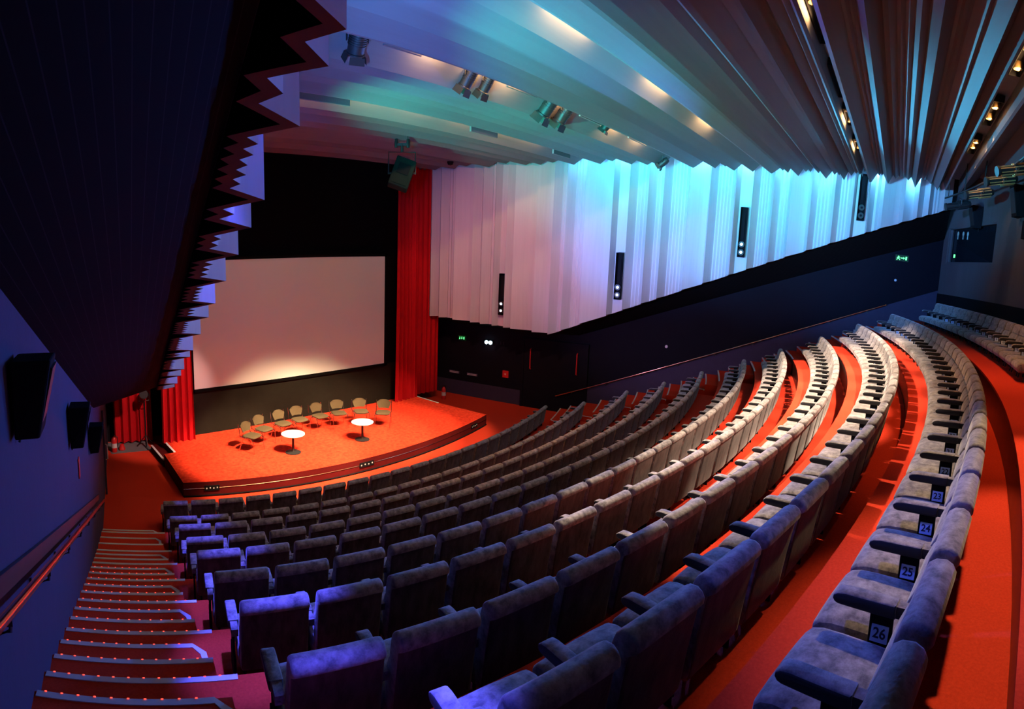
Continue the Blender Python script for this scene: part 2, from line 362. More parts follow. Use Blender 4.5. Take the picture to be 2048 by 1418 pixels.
for (ya, za), (yb, zb) in zip(CP[:-1], CP[1:]):
    mb.quad((XL(ya), ya, za), (XR(ya), ya, za), (XR(yb), yb, zb), (XL(yb), yb, zb), 0)
    up = .05
    mb.quad((XL(ya), ya, za + up), (XR(ya), ya, za + up), (XR(yb), yb, zb + up), (XL(yb), yb, zb + up), 1)
    for xx in (XL, XR): mb.quad((xx(ya), ya, za), (xx(yb), yb, zb), (xx(yb), yb, zb + up), (xx(ya), ya, za + up), 0)
struct(mb.build('ceiling', ['ceil', 'matt_black']))
struct(MB().prism([(-2, -4), (20.2, -4), (16, 16.5), (2.3, 16.5)], 9.15, 9.3).build('light_block_slab', 'matt_black'))  # slab added above the fluting to block light
struct(MB().box((8.5, 15.6, 8.5), (15, .9, .1)).build('ceiling_stage_edge', 'ceil'))

# ------------------------------------------------------------------ stage
SH = .35; SR = 16.15
t = thing('stage_platform', 'low red carpeted stage with curved front before the cinema screen', 'stage', (8.5, 13.2, 0))
off = Vector((8.5, 13.2, 0))
aL, aR = math.atan2(3.72 - XC, YC - 11.72), math.atan2(13.31 - XC, YC - 11.52)
arc = [P(SR, aL + (aR - aL) * i / 30) for i in range(31)]
poly = [(v.x, v.y) for v in arc] + [(13.12, 13.42), (13.12, 14.80), (4.13, 14.80), (4.13, 13.70), (3.86, 13.70)]
loc = lambda pl: [(x - off.x, y - off.y) for x, y in pl]
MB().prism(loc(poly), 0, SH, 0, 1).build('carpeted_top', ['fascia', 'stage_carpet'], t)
mb = MB()
for zz in (.20,):
    pts = [P(SR + .006, aL + (aR - aL) * i / 30, zz) - off for i in range(31)]
    mb.tube(pts, .007, 5)
mb.build('fascia_trim', 'bronze', t)
MB().tube([P(SR + .004, aL + (aR - aL) * i / 30, .03) - off for i in range(31)], .02, 5).build('skirting', 'matt_black', t)
st = MB().prism(loc([(3.84, 13.70), (4.13, 13.70), (4.13, 14.95), (3.84, 14.95)]), 0, .18, 0, 1).build('step', ['matt_black', 'fascia'], t)
MB().box((3.86 - off.x, 14.33 - off.y, .184), (.055, 1.25, .012)).build('white_edge', 'nosing', st)
MB().box((4.155 - off.x, 14.25 - off.y, SH + .004), (.055, 1.08, .012)).build('white_edge', 'nosing', t)
MB().box((13.10 - off.x, 14.05 - off.y, SH + .004), (.045, 1.2, .012)).build('white_edge', 'nosing', t)
for a, w in ((math.atan2(4.30 - XC, YC - 11.4), .34), (math.atan2(8.18 - XC, YC - 10.9), .42), (math.atan2(12.50 - XC, YC - 11.4), .36)):
    c = P(SR + .004, a, .20) - off; R = Matrix.Rotation(a, 3, 'Z')
    bx = MB().box(c, (w, .03, .12), 0, R).build('facility_panel', 'matt_black', t)
    for k in range(4): MB().box(c + R @ Vector((-w / 2 + .05 + k * (w - .1) / 3, -.017, .01 * (k % 2))), (.028, .008, .03), 0, R).build('socket', 'white_box', bx)
# lino strip between curtain and carpet, at the foot of the left curtain
struct(MB().prism([(2.75, 15.15), (3.9, 15.05), (3.9, 16.1), (2.75, 16.1)], 0.0, .012).build('floor_strip', 'concrete'))

# ------------------------------------------------------------------ screen and curtains
t = thing('cinema_screen', 'large pale cinema screen hung over the black wall behind the stage', 'screen', (8.44, 14.74, 1.68))
mb = MB(); mb.box((0, 0, 1.78), (6.64, .02, 3.56)); mb.build('screen_sheet', 'screen', t)
mb = MB()
for c, d in (((0, 0, -.05), (6.84, .06, .08)), ((0, 0, 3.61), (6.84, .06, .08)), ((-3.38, 0, 1.78), (.1, .06, 3.74)), ((3.38, 0, 1.78), (.1, .06, 3.74))): mb.box(c, d)
mb.build('black_border', 'masking', t)
def curtain(name, label, A, B, z0, z1, folds, amp, group=None, gather=0.0):
    mb = MB(); n = folds * 8; A = Vector(A); B = Vector(B); d = (B - A); L = d.length; d.normalize(); nrm = Vector((d.y, -d.x, 0)); nz = 7
    rnd = random.Random(folds * 7); ph = [rnd.uniform(-.8, .8) for _ in range(folds + 2)]; am = [rnd.uniform(.6, 1.2) for _ in range(folds + 2)]
    rows = []
    for j in range(nz + 1):
        tz = j / nz; z = z0 + (z1 - z0) * tz; row = []
        for i in range(n + 1):
            u = i / n; k = int(u * folds); a = amp * am[k] * (1.15 - .35 * tz)
            s = u + .012 * math.sin(tz * 5 + ph[k]) * (1 if 0 < i < n else 0)
            s = s + gather * (1 - tz) ** 3 * (s - .5)
            w = a * (math.sin(2 * PI * folds * u + .4 * ph[k] * (1 - tz)) + .35 * math.sin(4 * PI * folds * u + ph[k]))
            p = A + d * (L * s) + nrm * w; row.append(Vector((p.x, p.y, z)))
        rows.append(row)
    th = nrm * -.03
    for j in range(nz):
        for i in range(n):
            mb.quad(rows[j][i], rows[j][i + 1], rows[j + 1][i + 1], rows[j + 1][i])
            mb.quad(rows[j][i] + th, rows[j][i + 1] + th, rows[j + 1][i + 1] + th, rows[j + 1][i] + th)
    for i in range(n):
        mb.quad(rows[0][i], rows[0][i + 1], rows[0][i + 1] + th, rows[0][i] + th)
        mb.quad(rows[nz][i], rows[nz][i + 1], rows[nz][i + 1] + th, rows[nz][i] + th)
    return tag(mb.build(name, 'curtain', smooth=True), label, 'curtain', group)
curtain('stage_curtain', 'bright red curtain at the left edge of the screen, gathered on the stage', (4.12, 14.52, 0), (4.93, 14.42, 0), SH + .01, 8.3, 5, .06, 'red stage curtains', .12)
curtain('stage_curtain', 'dark red curtain in the far left corner, beyond the lamp stand', (3.0, 15.86, 0), (4.10, 15.72, 0), .06, 8.3, 5, .05, 'red stage curtains')
curtain('stage_curtain', 'red curtain beside the right edge of the screen, hanging to the stage', (12.10, 14.46, 0), (12.98, 14.50, 0), SH + .01, 8.3, 5, .07, 'red stage curtains', .12)
curtain('stage_curtain', 'shaded dark red curtain between the stage and the right wall', (13.02, 14.92, 0), (14.35, 14.85, 0), .30, 8.3, 6, .05, 'red stage curtains')

# ------------------------------------------------------------------ chairs and tables on the stage
def chair_parts():
    seat = MB(); n = 24; prof = []
    def sq(r, a, p=4.0): c, s = math.cos(a), math.sin(a); k = (abs(c) ** p + abs(s) ** p) ** (-1 / p); return r * k * c, r * k * s
    rings = [(.19, .375), (.205, .385), (.21, .402), (.20, .416), (.15, .422), (0.0, .418)]
    vs = []; fs = []
    for r, z in rings:
        for k in range(n):
            x, y = sq(r, 2 * PI * k / n); vs.append((x, y * .98, z - (.012 if y > .15 else 0)))
    for i in range(len(rings) - 1):
        for k in range(n): fs.append((i * n + k, i * n + (k + 1) % n, (i + 1) * n + (k + 1) % n, (i + 1) * n + k))
    fs.append(tuple(range(n - 1, -1, -1))); seat.add(vs, fs)
    back = MB(); nx, nz = 12, 8; g = []
    for j in range(nz + 1):
        v = j / nz; z = .475 + .245 * v; half = .145 + .06 * math.sin(v * PI * .62) ; half *= 1 - .30 * max(0, v - .72) ** 1.5 / .15
        g.append([(half * (2 * i / nx - 1), -.215 - .05 * v + .045 * (2 * i / nx - 1) ** 2, z - .02 * abs(2 * i / nx - 1) ** 3 * (v > .8)) for i in range(nx + 1)])
    for dy in (0, -.022):
        for j in range(nz):
            for i in range(nx):
                q = [g[j][i], g[j][i + 1], g[j + 1][i + 1], g[j + 1][i]]; back.quad(*[(x, y + dy, z) for x, y, z in q])
    edge = [g[0][i] for i in range(nx + 1)] + [g[j][nx] for j in range(1, nz + 1)] + [g[nz][i] for i in range(nx - 1, -1, -1)] + [g[j][0] for j in range(nz - 1, 0, -1)]
    for a, b in zip(edge, edge[1:] + edge[:1]): back.quad(a, b, (b[0], b[1] - .022, b[2]), (a[0], a[1] - .022, a[2]))
    legs = []
    for s in (-1, 1):
        l = MB(); x = .222 * s
        l.tube([(x, -.275, .70), (x, -.255, .55), (x, -.235, .40), (x, -.10, .37), (x, .14, .37), (x, .19, .33), (x, .225, .02)], .0095, 8)
        l.tube([(x, -.12, .365), (x, -.26, .02)], .0095, 8)
        l.lathe([(.014, 0), (.014, .025)], 8, (x, .226, 0)); l.lathe([(.014, 0), (.014, .025)], 8, (x, -.262, 0))
        legs.append(l.mesh('side_frame', ['chrome'], True))
    cross = [MB().tube([(-.222, yy, .362), (.222, yy, .362)], .009, 8).mesh('cross_bar', ['chrome'], True) for yy in (-.12, .12)]
    return [('seat', seat.mesh('seat', ['chair_fabric'], True)), ('backrest', back.mesh('backrest', ['chair_fabric'], True)), ('side_frame', legs[0]), ('side_frame', legs[1]), ('cross_bar', cross[0]), ('cross_bar', cross[1])]
CH = chair_parts()
chairs = [(6.02, 12.93), (6.53, 13.28), (7.19, 13.42), (7.77, 13.50), (8.43, 13.48), (9.04, 13.42), (9.67, 13.19), (10.12, 12.70)]
cl = ['leftmost chair of the olive row on stage, turned inward', 'second olive padded stage chair from the left', 'third olive padded stage chair from the left', 'fourth olive padded stage chair from the left, left of mid row',
      'fourth olive padded stage chair from the right', 'third olive padded stage chair from the right', 'second olive padded stage chair from the right, behind the right table', 'rightmost olive padded stage chair, nearest the right curtain']
rots = [28, 18, 9, 0, 3, -17, -24, -44]
for (x, y), lb, rz in zip(chairs, cl, rots):
    t = thing('stage_chair', lb, 'chair', (x, y, SH + .004), PI + math.radians(rz), 'padded chairs in an arc on the stage')
    for nm, me in CH: link(nm, me, t)
tm = [('table_top', MB().lathe([(0, .478), (.285, .478), (.302, .484), (.302, .498), (.292, .503), (0, .503)], 40).mesh('table_top', ['white_top'], True)),
      ('column', MB().lathe([(.045, .02), (.032, .06), (.030, .44), (.06, .47), (.12, .478)], 16).mesh('column', ['black'], True)),
      ('base', MB().lathe([(.20, 0), (.20, .012), (.17, .022), (.05, .034), (0, .036)], 32).mesh('base', ['black'], True))]
for x, y, lb in ((6.86, 12.27, 'white round pedestal table at the left, before the first chairs'), (8.91, 12.08, 'white round pedestal table at the right, before the last chairs')):
    t = thing('pedestal_table', lb, 'table', (x, y, SH + .004), 0, 'round tables on the stage')
    for nm, me in tm: link(nm, me, t)

# ------------------------------------------------------------------ cinema seats
bp = [(.165, .155), (.200, .27), (.207, .35), (.190, .44), (.158, .515), (.128, .548), (.138, .556), (.128, .60), (.116, .655), (.100, .692), (.072, .712), (.03, .716), (.002, .702), (-.013, .677), (-.010, .648), (.012, .634), (.022, .60), (.058, .40), (.092, .18), (.108, .15), (.138, .142)]
bk = MB().loft_x(bp, [(-.2395, .036), (-.2365, .016), (-.228, .004), (-.214, 0), (0, 0), (.214, 0), (.228, .004), (.2365, .016), (.2395, .036)])
n_ = len(bp)
bk_me = bk.mesh('backrest', ['velvet', 'velvet_back_shaded'], True)
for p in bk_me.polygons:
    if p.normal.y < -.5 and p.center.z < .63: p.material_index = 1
cp = [(.15, .15), (.15, .262), (.19, .282), (.28, .290), (.42, .294), (.51, .290), (.560, .274), (.585, .246), (.588, .212), (.578, .175), (.555, .15)]
cu_me = MB().loft_x(cp, [(-.250, .030), (-.247, .012), (-.236, .003), (-.220, 0), (-.12, 0), (0, 0), (.12, 0), (.220, 0), (.236, .003), (.247, .012), (.250, .030)], dome=.016).mesh('seat_cushion', ['velvet'], True)
ap = [(.215, .410), (.215, .470), (.32, .470), (.43, .468), (.468, .460), (.486, .445), (.488, .430), (.478, .415), (.462, .410)]
am_ = MB().loft_x(ap, [(-.040, .014), (-.037, .005), (-.030, 0), (.030, 0), (.037, .005), (.040, .014)]).box((0, .17, .437), (.050, .10, .05))
ar_me = am_.mesh('armrest', ['velvet', 'arm_side'], True)
for p in ar_me.polygons:
    if abs(p.normal.x) > .6 or p.normal.z < -.5: p.material_index = 1
su_me = MB().box((0, .275, .31), (.018, .10, .21)).box((0, .27, .11), (.018, .22, .19)).mesh('arm_support', ['matt_black'], bevel=.004)
pe = MB()
for x in (-.2, .2): pe.tube([(x, .46, .01), (x, .44, .15)], .011, 6).tube([(x, .20, .01), (x, .22, .15)], .011, 6)
pe.box((0, .34, .145), (.46, .30, .02))
pe_me = pe.mesh('pedestal', ['black'])
PR = Matrix.Rotation(math.radians(-14), 3, 'Y')
pl_me = MB().box((0, 0, 0), (.008, .074, .068), 0).mesh('number_plate', ['plate'], bevel=.002)
NUM = {}
def number_mesh(k):
    if k not in NUM:
        cu = bpy.data.curves.new('number', 'FONT'); cu.body = str(k); cu.size = .056; cu.align_x = 'CENTER'; cu.align_y = 'CENTER'; cu.extrude = .0008; cu.offset = .0012; cu.resolution_u = 3
        ob = bpy.data.objects.new('number', cu); COL.objects.link(ob)
        dg = bpy.context.evaluated_depsgraph_get(); me = bpy.data.meshes.new_from_object(ob.evaluated_get(dg))
        bpy.data.objects.remove(ob); bpy.data.curves.remove(cu)
        me.materials.clear(); me.materials.append(M['ink']); NUM[k] = me
    return NUM[k]
ORD = 'first second third fourth fifth sixth seventh eighth ninth tenth eleventh twelfth thirteenth fourteenth fifteenth sixteenth'.split()
ROWN = ['front', 'second', 'third', 'fourth', 'fifth', 'sixth', 'seventh', 'eighth', 'ninth', 'tenth', 'back']
COUNT = [22, 23, 24, 25, 26, 27, 28, 29, 30, 31, 0]
def seat_count(i):
    xr = lambda y: 17.15 - .235 * y
    return int(round((phi_on(ROW_R[i], xr) - ROW_START[i]) * ROW_R[i] / PITCH))
nseat = 0
for i in range(11):
    R = ROW_R[i]; n = seat_count(i)
    for k in range(n):
        a = ROW_START[i] + (k + .5) * PITCH / R
        if i == 9 and k < 1: continue
        left = k <= n // 2 if i < 9 else False
        pos = k if left else n - 1 - k
        if i == 10: lb = 'velvet cinema chair against the rear wall, %s from the right end' % ORD[min(pos, 15)]
        else:
            w = '%s grey velvet chair from the %s aisle in the %s row' % (ORD[min(pos, 15)] if pos < 16 else 'sixteenth', 'left' if left else 'right', ROWN[i])
            if i == 9:
                num = None
            lb = w if pos > 0 else 'grey velvet end chair beside the %s aisle in the %s row' % ('left' if left else 'right', ROWN[i])
        num = int(round(13.5 - ((a * R / PITCH) + .5)))
        plate = i >= 5 and 1 <= num <= 32
        if i in (7, 8, 9) and plate and (12 <= num <= 26) and i == 9 and num >= 20: lb = 'grey velvet chair with the pale number plate %d, tenth row' % num
        elif i == 9 and pos >= 16: lb = 'grey velvet chair of the tenth row, %s past the one plated %d' % (ORD[min(15, max(0, num - 27))] if num > 26 else ORD[min(15, max(0, 19 - num))], 26 if num > 26 else 20)
        nseat += 1
        t = thing('cinema_chair', lb, 'chair', P(R, a, ROW_Z[i]), a, 'velvet chairs in the %s row' % ROWN[i])
        link('backrest', bk_me, t); link('seat_cushion', cu_me, t); link('pedestal', pe_me, t)
        link('armrest', ar_me, t, (PITCH / 2, 0, 0)); link('arm_support', su_me, t, (PITCH / 2, 0, 0))
        if k == 0 or (i == 10 and k == 0):
            link('armrest', ar_me, t, (-PITCH / 2, 0, 0)); link('arm_support', su_me, t, (-PITCH / 2, 0, 0))
        if plate:
            pl = link('number_plate', pl_me, t, (PITCH / 2 - .016, .275, .325)); pl.rotation_euler = (0, math.radians(16), 0)
            if i >= 6:
                nm = link('number', number_mesh(num), pl, (-.0046, 0, 0)); nm.rotation_euler = (PI / 2, 0, -PI / 2)

# ------------------------------------------------------------------ hand rails
def handrail(line, sg, ya, yb, zf, label):
    t = thing('hand_rail', label, 'hand rail', (line(ya), ya, zf(ya))); o = Vector(t.location)
    n = 14; pt = lambda y, d, dz=0: Vector((line(y) + sg * d, y, zf(y) + dz)) - o
    ys = [ya + (yb - ya) * i / n for i in range(n + 1)]
    MB().tube([pt(y, .115) for y in ys], .024, 12).build('rail', 'bronze', t, True)
    mb = MB()
    for y0, y1 in zip(ys[:-1], ys[1:]):
        for d in (.004, .03): mb.quad(pt(y0, d, .015), pt(y1, d, .015), pt(y1, d, .115), pt(y0, d, .115))
        mb.quad(pt(y0, .004, .115), pt(y1, .004, .115), pt(y1, .03, .115), pt(y0, .03, .115)); mb.quad(pt(y0, .004, .015), pt(y1, .004, .015), pt(y1, .03, .015), pt(y0, .03, .015))
    if sg > 0: mb.build('backing_board', 'board', t)
    k = 9
    for i in range(k):
        y = ya + (yb - ya) * (i + .5) / k; b = MB()
        b.tube([pt(y, .115, -.02), pt(y, .113, -.075), pt(y, .06, -.085), pt(y, .0, -.085)], .010, 6); b.lathe([(.03, -.004), (.03, .008)], 10, pt(y, .004, -.085), 'x')
        b.box(pt(y, .112, -.03), (.024, .05, .022)); b.build('bracket', 'black', t)
handrail(HALL, 1, .6, 9.7, lambda y: 5.06 - .40 * y, 'bronze hand rail on dark board along the left wall stairs')
handrail(HALR, -1, .35, 10.8, lambda y: 4.87 - .398 * y, 'thin bronze hand rail along the dark right wall')

# ------------------------------------------------------------------ speakers
def speaker(label, loc, rz, h, w, d, tilt=0.0, group=None):
    t = thing('wall_speaker', label, 'speaker', loc, rz, group)
    mb = MB(); y0, y1 = 0.02, d
    vs = [(-w / 2, y0, -h / 2), (w / 2, y0, -h / 2), (w / 2, y0, h / 2), (-w / 2, y0, h / 2), (-w * .40, y0 + d * .55, -h / 2), (w * .40, y0 + d * .55, -h / 2), (w * .46, y1, h / 2), (-w * .46, y1, h / 2)]
    mb.add(vs, [(0, 1, 2, 3), (4, 7, 6, 5), (0, 4, 5, 1), (3, 2, 6, 7), (0, 3, 7, 4), (1, 5, 6, 2)]); mb.build('cabinet', 'matt_black', t, bevel=.012)
    MB().box((0, d * .82, 0), (w * .7, .01, h * .8), 0, Matrix.Rotation(math.atan2(-d * .45, h), 3, 'X')).build('grille', 'black', t)
    MB().box((0, .012, 0), (.08, .03, h * .5)).tube([(0, .0, -h * .3), (0, .03, -h * .55), (.0, .02, -h * .62)], .008, 6).build('bracket', 'black', t)
la = math.atan(.215)
for y, z, h, lb in ((3.05, 4.86, .42, 'largest black wall speaker high on the left wall, nearest'), (5.75, 3.84, .43, 'middle black wall speaker of three on the left wall'), (8.45, 2.78, .42, 'farthest black wall speaker on the left wall, near the stage')):
    speaker(lb, (HALL(y), y, z), -PI / 2 - la, h, .27, .24, group='wall speakers along the left wall')
for x, z, h, w, lb in ((16.25, 7.58, .62, .40, 'black speaker hung above the booth window on the rear wall'), (13.25, 7.72, .72, .44, 'black speaker on the rear wall, right of the booth window'), (11.9, 7.0, .8, .36, 'black speaker on the rear wall at the right edge of the picture')):
    a = math.asin((x - XC) / BACK_R); q = P(BACK_R, a, z); speaker(lb, q, a, h, w, .34, group='speakers on the rear wall')
a = math.asin((12.75 - XC) / BACK_R)
t = tag(MB().box((0, .05, 0), (.30, .10, .42)).build('wall_box', 'matt_black', bevel=.01), 'small black box on the rear wall below the second speaker', 'wall box'); t.location = P(BACK_R, a, 7.05); t.rotation_euler = (0, 0, a)

# ------------------------------------------------------------------ signs, doors and fittings on the walls
ra = math.atan(.215)
def on_right(y, z, off=.02): return (HALR(y) - off, y, z)
RZR = PI / 2 + ra                             # local +y points into the room from the right wall
def sign_glyphs(t, w, h, kind):
    g = MB(); yy = .034
    if kind == 'run':
        x = w * .30
        g.box((x, yy, h * .26), (.035, .004, .035)); g.box((x, yy, h * .02), (.03, .004, .075), 0, Matrix.Rotation(.35, 3, 'Y')); g.box((x - .03, yy, -h * .22), (.02, .004, .075), 0, Matrix.Rotation(.8, 3, 'Y')); g.box((x + .03, yy, -h * .22), (.02, .004, .075), 0, Matrix.Rotation(-.7, 3, 'Y')); g.box((x, yy, h * .06), (.10, .004, .02), 0, Matrix.Rotation(.3, 3, 'Y'))
        g.box((0, yy, 0), (.09, .004, .03)); g.prism([(0, 0), (0, 0), (0, 0)], 0, 0)
        g.add([(-.045, yy, .04), (-.045, yy, -.04), (-.095, yy, 0)], [(0, 1, 2)])
        g.box((-w * .34, yy, 0), (.05, .004, h * .66))
    else:
        g.box((w * .30, yy, h * .2), (.022, .004, .022)); g.box((w * .30, yy, -.005), (.022, .004, .06)); g.box((w * .30, yy, -h * .25), (.05, .004, .016), 0, Matrix.Rotation(.7, 3, 'Y'))
        g.box((0, yy, .02), (.02, .004, .06)); g.add([(-.03, yy, -.005), (.03, yy, -.005), (0, yy, -.045)], [(0, 1, 2)])
        g.box((-w * .30, yy, 0), (.036, .004, h * .66))
    g.build('pictogram', 'exit', t)
for y, z, w, h, kind, lb in ((0.02, 6.28, .40, .16, 'run', 'green running man exit sign high on the right wall by the rear'), (14.64, 2.20, .30, .14, 'down', 'small green exit sign low by the right curtain')):
    t = thing('exit_sign', lb, 'exit sign', on_right(y, z, 0), RZR, 'green exit signs')
    MB().box((0, .015, 0), (w + .04, .03, h + .04)).build('sign_box', 'exit_dark', t); sign_glyphs(t, w, h, kind)
t = thing('emergency_light', 'twin blue white emergency lamp on the dark wall under the fluting', 'lamp', on_right(13.5, 2.16, 0), RZR)
MB().box((0, .03, 0), (.34, .06, .14)).build('housing', 'black', t, bevel=.01)
for x in (-.085, .085): MB().lathe([(0, .058), (.062, .06), (.066, .085), (.05, .10), (0, .105)], 18, (x, 0, 0), 'y').build('lamp', 'lens_blue', t, True)
t = thing('wall_switch', 'pair of tiny grey switches beside the twin emergency lamp', 'switch', on_right(12.98, 2.18, 0), RZR)
for x in (-.06, .05): MB().box((x, .008, 0), (.03, .016, .11)).build('rocker', 'wall_dado', t)
t = tag(MB().lathe([(0, 0), (.05, 0), (.05, .02), (.03, .04), (0, .045)], 14, axis='y').build('wall_sensor', 'white_box', smooth=True), 'tiny pale sensor in the middle of the dark right wall', 'sensor'); t.location = on_right(7.15, 2.7, 0); t.rotation_euler = (0, 0, RZR)
t = tag(MB().lathe([(0, 0), (.04, 0), (.04, .02), (0, .03)], 14, axis='y').build('wall_sensor', 'white_box', smooth=True), 'tiny grey sensor below the high exit sign', 'sensor'); t.location = on_right(.15, 5.55, 0); t.rotation_euler = (0, 0, RZR)
t = thing('fire_call_point', 'small red fire call box on the right wall by the stage', 'call point', on_right(12.79, 1.07, 0), RZR)
MB().box((0, .025, 0), (.24, .05, .26)).build('box', 'red_metal', t, bevel=.01); MB().box((0, .054, 0), (.06, .01, .06)).build('glass', 'white_box', t)
for y, lb in ((14.93, 'short grey grille on the right wall nearest the curtain'), (14.16, 'short grey grille on the right wall nearer the seats')):
    t = thing('wall_grille', lb, 'grille', on_right(y, .86, 0), RZR, 'grilles on the lower right wall')
    MB().box((0, .02, 0), (.46, .04, .10)).build('frame', 'wall_dado', t); 
    for dz_ in (.02, -.02): MB().box((0, .045, dz_), (.40, .01, .02)).build('slat', 'white_box', t)
d = bpy.data.objects.new('door_1', None); COL.objects.link(d); struct(d); d.location = on_right(10.95, 0, .0); d.rotation_euler = (0, 0, RZR)
MB().box((0, .03, 1.2), (2.3, .06, 2.4)).build('door_leaf', 'wall_dark', d); MB().box((0, .045, 2.44), (2.5, .09, .09)).box((-1.2, .045, 1.2), (.09, .09, 2.4)).box((1.2, .045, 1.2), (.09, .09, 2.4)).build('door_frame', 'wall_dark', d)
for x in (-.86, .88): MB().tube([(x, .07, 1.40), (x, .13, 1.42), (x, .13, 2.12), (x, .07, 2.14)], .022, 8).build('pull_handle', 'red_metal', d)
def extinguisher(label, loc):
    t = thing('fire_extinguisher', label, 'fire extinguisher', loc, 0, 'fire extinguishers')
    MB().lathe([(.0, .0), (.072, .0), (.078, .02), (.078, .36), (.06, .42), (.025, .45), (.025, .47)], 18).build('cylinder', 'red_metal', t, True)
    MB().lathe([(.0795, .14), (.0795, .27)], 18).build('label_band', 'white_box', t)
    MB().box((0, 0, .485), (.04, .04, .04)).box((.0, -.05, .51), (.02, .13, .015)).build('valve', 'black', t)
    MB().tube([(.03, 0, .48), (.09, -.02, .44), (.10, -.03, .30), (.09, -.03, .16)], .012, 6).build('hose', 'black', t)
extinguisher('red fire extinguisher standing by the left wall beside the curtain', (2.86, 15.28, 0))
extinguisher('red fire extinguisher at the foot of the right curtain', (14.50, 14.62, 0))
t = thing('red_bin', 'low red stand on the floor right of the left extinguisher', 'stand', (3.10, 15.36, .012)); MB().lathe([(.09, 0), (.10, .03), (.07, .10), (.06, .16), (0, .17)], 14).build('base', 'red_metal', t, True)
t = thing('door_strip', 'narrow white post with bar handle at the foot of the left wall', 'door post', (HALL(12.6) + .02, 12.6, 0), -la); MB().box((.02, 0, 1.0), (.04, .07, 2.0)).build('post', 'wall_dado', t); MB().tube([(.05, -.04, .85), (.09, -.04, .87), (.09, -.04, 1.2), (.05, -.04, 1.22)], .014, 6).build('handle', 'white_box', t)
t = tag(MB().box((.008, 0, 0), (.016, .10, .24)).build('wall_plate', 'red_metal', bevel=.003), 'thin red plate on the left wall under the middle speaker', 'plate'); t.location = (HALL(6.5), 6.5, 3.08); t.rotation_euler = (0, 0, -la)

# ------------------------------------------------------------------ lamps in the fluted wall
def wall_lamp(label, y, z0, z1, lit):
    t = thing('slot_light', label, 'wall light', (HALR(y) - 1.385, y, z0), RZR, 'slot lights in the white fluted wall'); h = z1 - z0; w = .20
    mb = MB(); mb.box((0, .01, h / 2), (w, .02, h)); mb.box((-w / 2, .06, h / 2), (.014, .12, h)); mb.box((w / 2, .06, h / 2), (.014, .12, h)); mb.box((0, .06, 0), (w, .12, .014)); mb.box((0, .06, h), (w, .12, .014)); mb.build('recess', 'matt_black', t)
    MB().box((0, .03, h * .62), (w * .5, .03, h * .5)).build('bracket', 'matt_black', t)
    for k, zz in enumerate((.14, .37)):
        l = MB().lathe([(0, .03), (.075, .03), (.088, .07), (.088, .13), (.08, .13)], 18, (0, 0, zz), 'y').build('lamp_can', 'black', t, True)
        MB().lathe([(0, .118), (.074, .118), (.074, .126), (0, .134)], 18, (0, 0, zz), 'y').build('lens', 'lens_blue' if lit else 'glass_dark', l, True)
wall_lamp('tall black slot with two lit lamps, nearest the stage', 12.05, 3.40, 4.76, True)
wall_lamp('tall black slot with two lit lamps, second from the stage', 8.2, 4.22, 5.63, True)
wall_lamp('tall black slot with two lit lamps, highest of the three lit', 4.66, 5.77, 7.2, True)
wall_lamp('tall black slot with no lit lamp, nearest the rear of the hall', 1.37, 7.17, 8.5, False)

# ------------------------------------------------------------------ ceiling spotlights
def aim_quat(v): return Vector(v).normalized().to_track_quat('-Z', 'Y')
def spotlight(label, loc, aim, L=.34, r=.085, lit=True, barn=True, group='spotlights in the ceiling slot', top=None, body='black'):
    q = aim_quat(Vector(aim) - Vector(loc)); t = thing('spotlight', label, 'spotlight', loc, quat=q, group=group)
    MB().lathe([(0, L * .55), (r * .7, L * .55), (r * .92, L * .42), (r, L * .2), (r, -L * .38), (r * 1.12, -L * .40), (r * 1.12, -L * .45), (r * .95, -L * .45)], 20).build('body', body, t, True)
    f = MB()
    for k in range(5): f.lathe([(r * 1.0, L * .08 * k - L * .1), (r * 1.1, L * .08 * k - L * .1), (r * 1.1, L * .08 * k - L * .07), (r * 1.0, L * .08 * k - L * .07)], 20)
    f.build('cooling_fins', body, t)
    MB().lathe([(0, -L * .40), (r * .9, -L * .40), (r * .9, -L * .42), (0, -L * .45)], 20).build('lens', 'lens_warm' if lit else 'glass_dark', t, True)
    if barn:
        b = MB()
        for a in range(4):
            R = Matrix.Rotation(a * PI / 2, 3, 'Z'); b.add([R @ Vector(v) for v in ((-r * .9, r * 1.1, -L * .45), (r * .9, r * 1.1, -L * .45), (r * .95, r * 1.32, -L * .72), (-r * .95, r * 1.32, -L * .72))], [(0, 1, 2, 3)])
        b.build('barn_doors', body, t)
    if top is not None:
        inv = q.to_matrix().inverted(); up = inv @ Vector((0, 0, top))
        y = MB(); s = r * 1.3
        y.tube([(-s, 0, 0), Vector((-s, 0, 0)) + up * .5, Vector((0, 0, 0)) + up * .62, Vector((s, 0, 0)) + up * .5, (s, 0, 0)], .010, 6); y.tube([up * .6, up], .014, 6); y.build('yoke', 'black', t)
    return t
ZA = 8.42
spots = [((4.78, 6.62, 8.32), (6.5, 12.5, .4), .36, .12, 'spotlight at the left end of the ceiling slot, against the fluting'),
 ((7.12, 6.75, 8.36), (6.2, 12.2, .4), .42, .10, 'left spotlight of the lit pair in the ceiling slot'), ((7.53, 6.72, 8.36), (7.4, 12.6, .4), .40, .09, 'right spotlight of the lit pair in the ceiling slot'),
 ((9.34, 6.72, 8.38), (8.4, 12.6, .4), .52, .13, 'left one of two large dark spotlights mid slot'), ((9.90, 6.72, 8.38), (9.4, 12.8, .4), .52, .13, 'right one of two large dark spotlights mid slot'),
 ((11.42, 6.62, 8.42), (10.4, 12.4, .4), .24, .09, 'small spotlight near the right end of the ceiling slot'), ((15.02, 6.80, 8.22), (14.6, 9.5, 6.0), .30, .09, 'dark spotlight hanging before the white fluting at the slot end')]
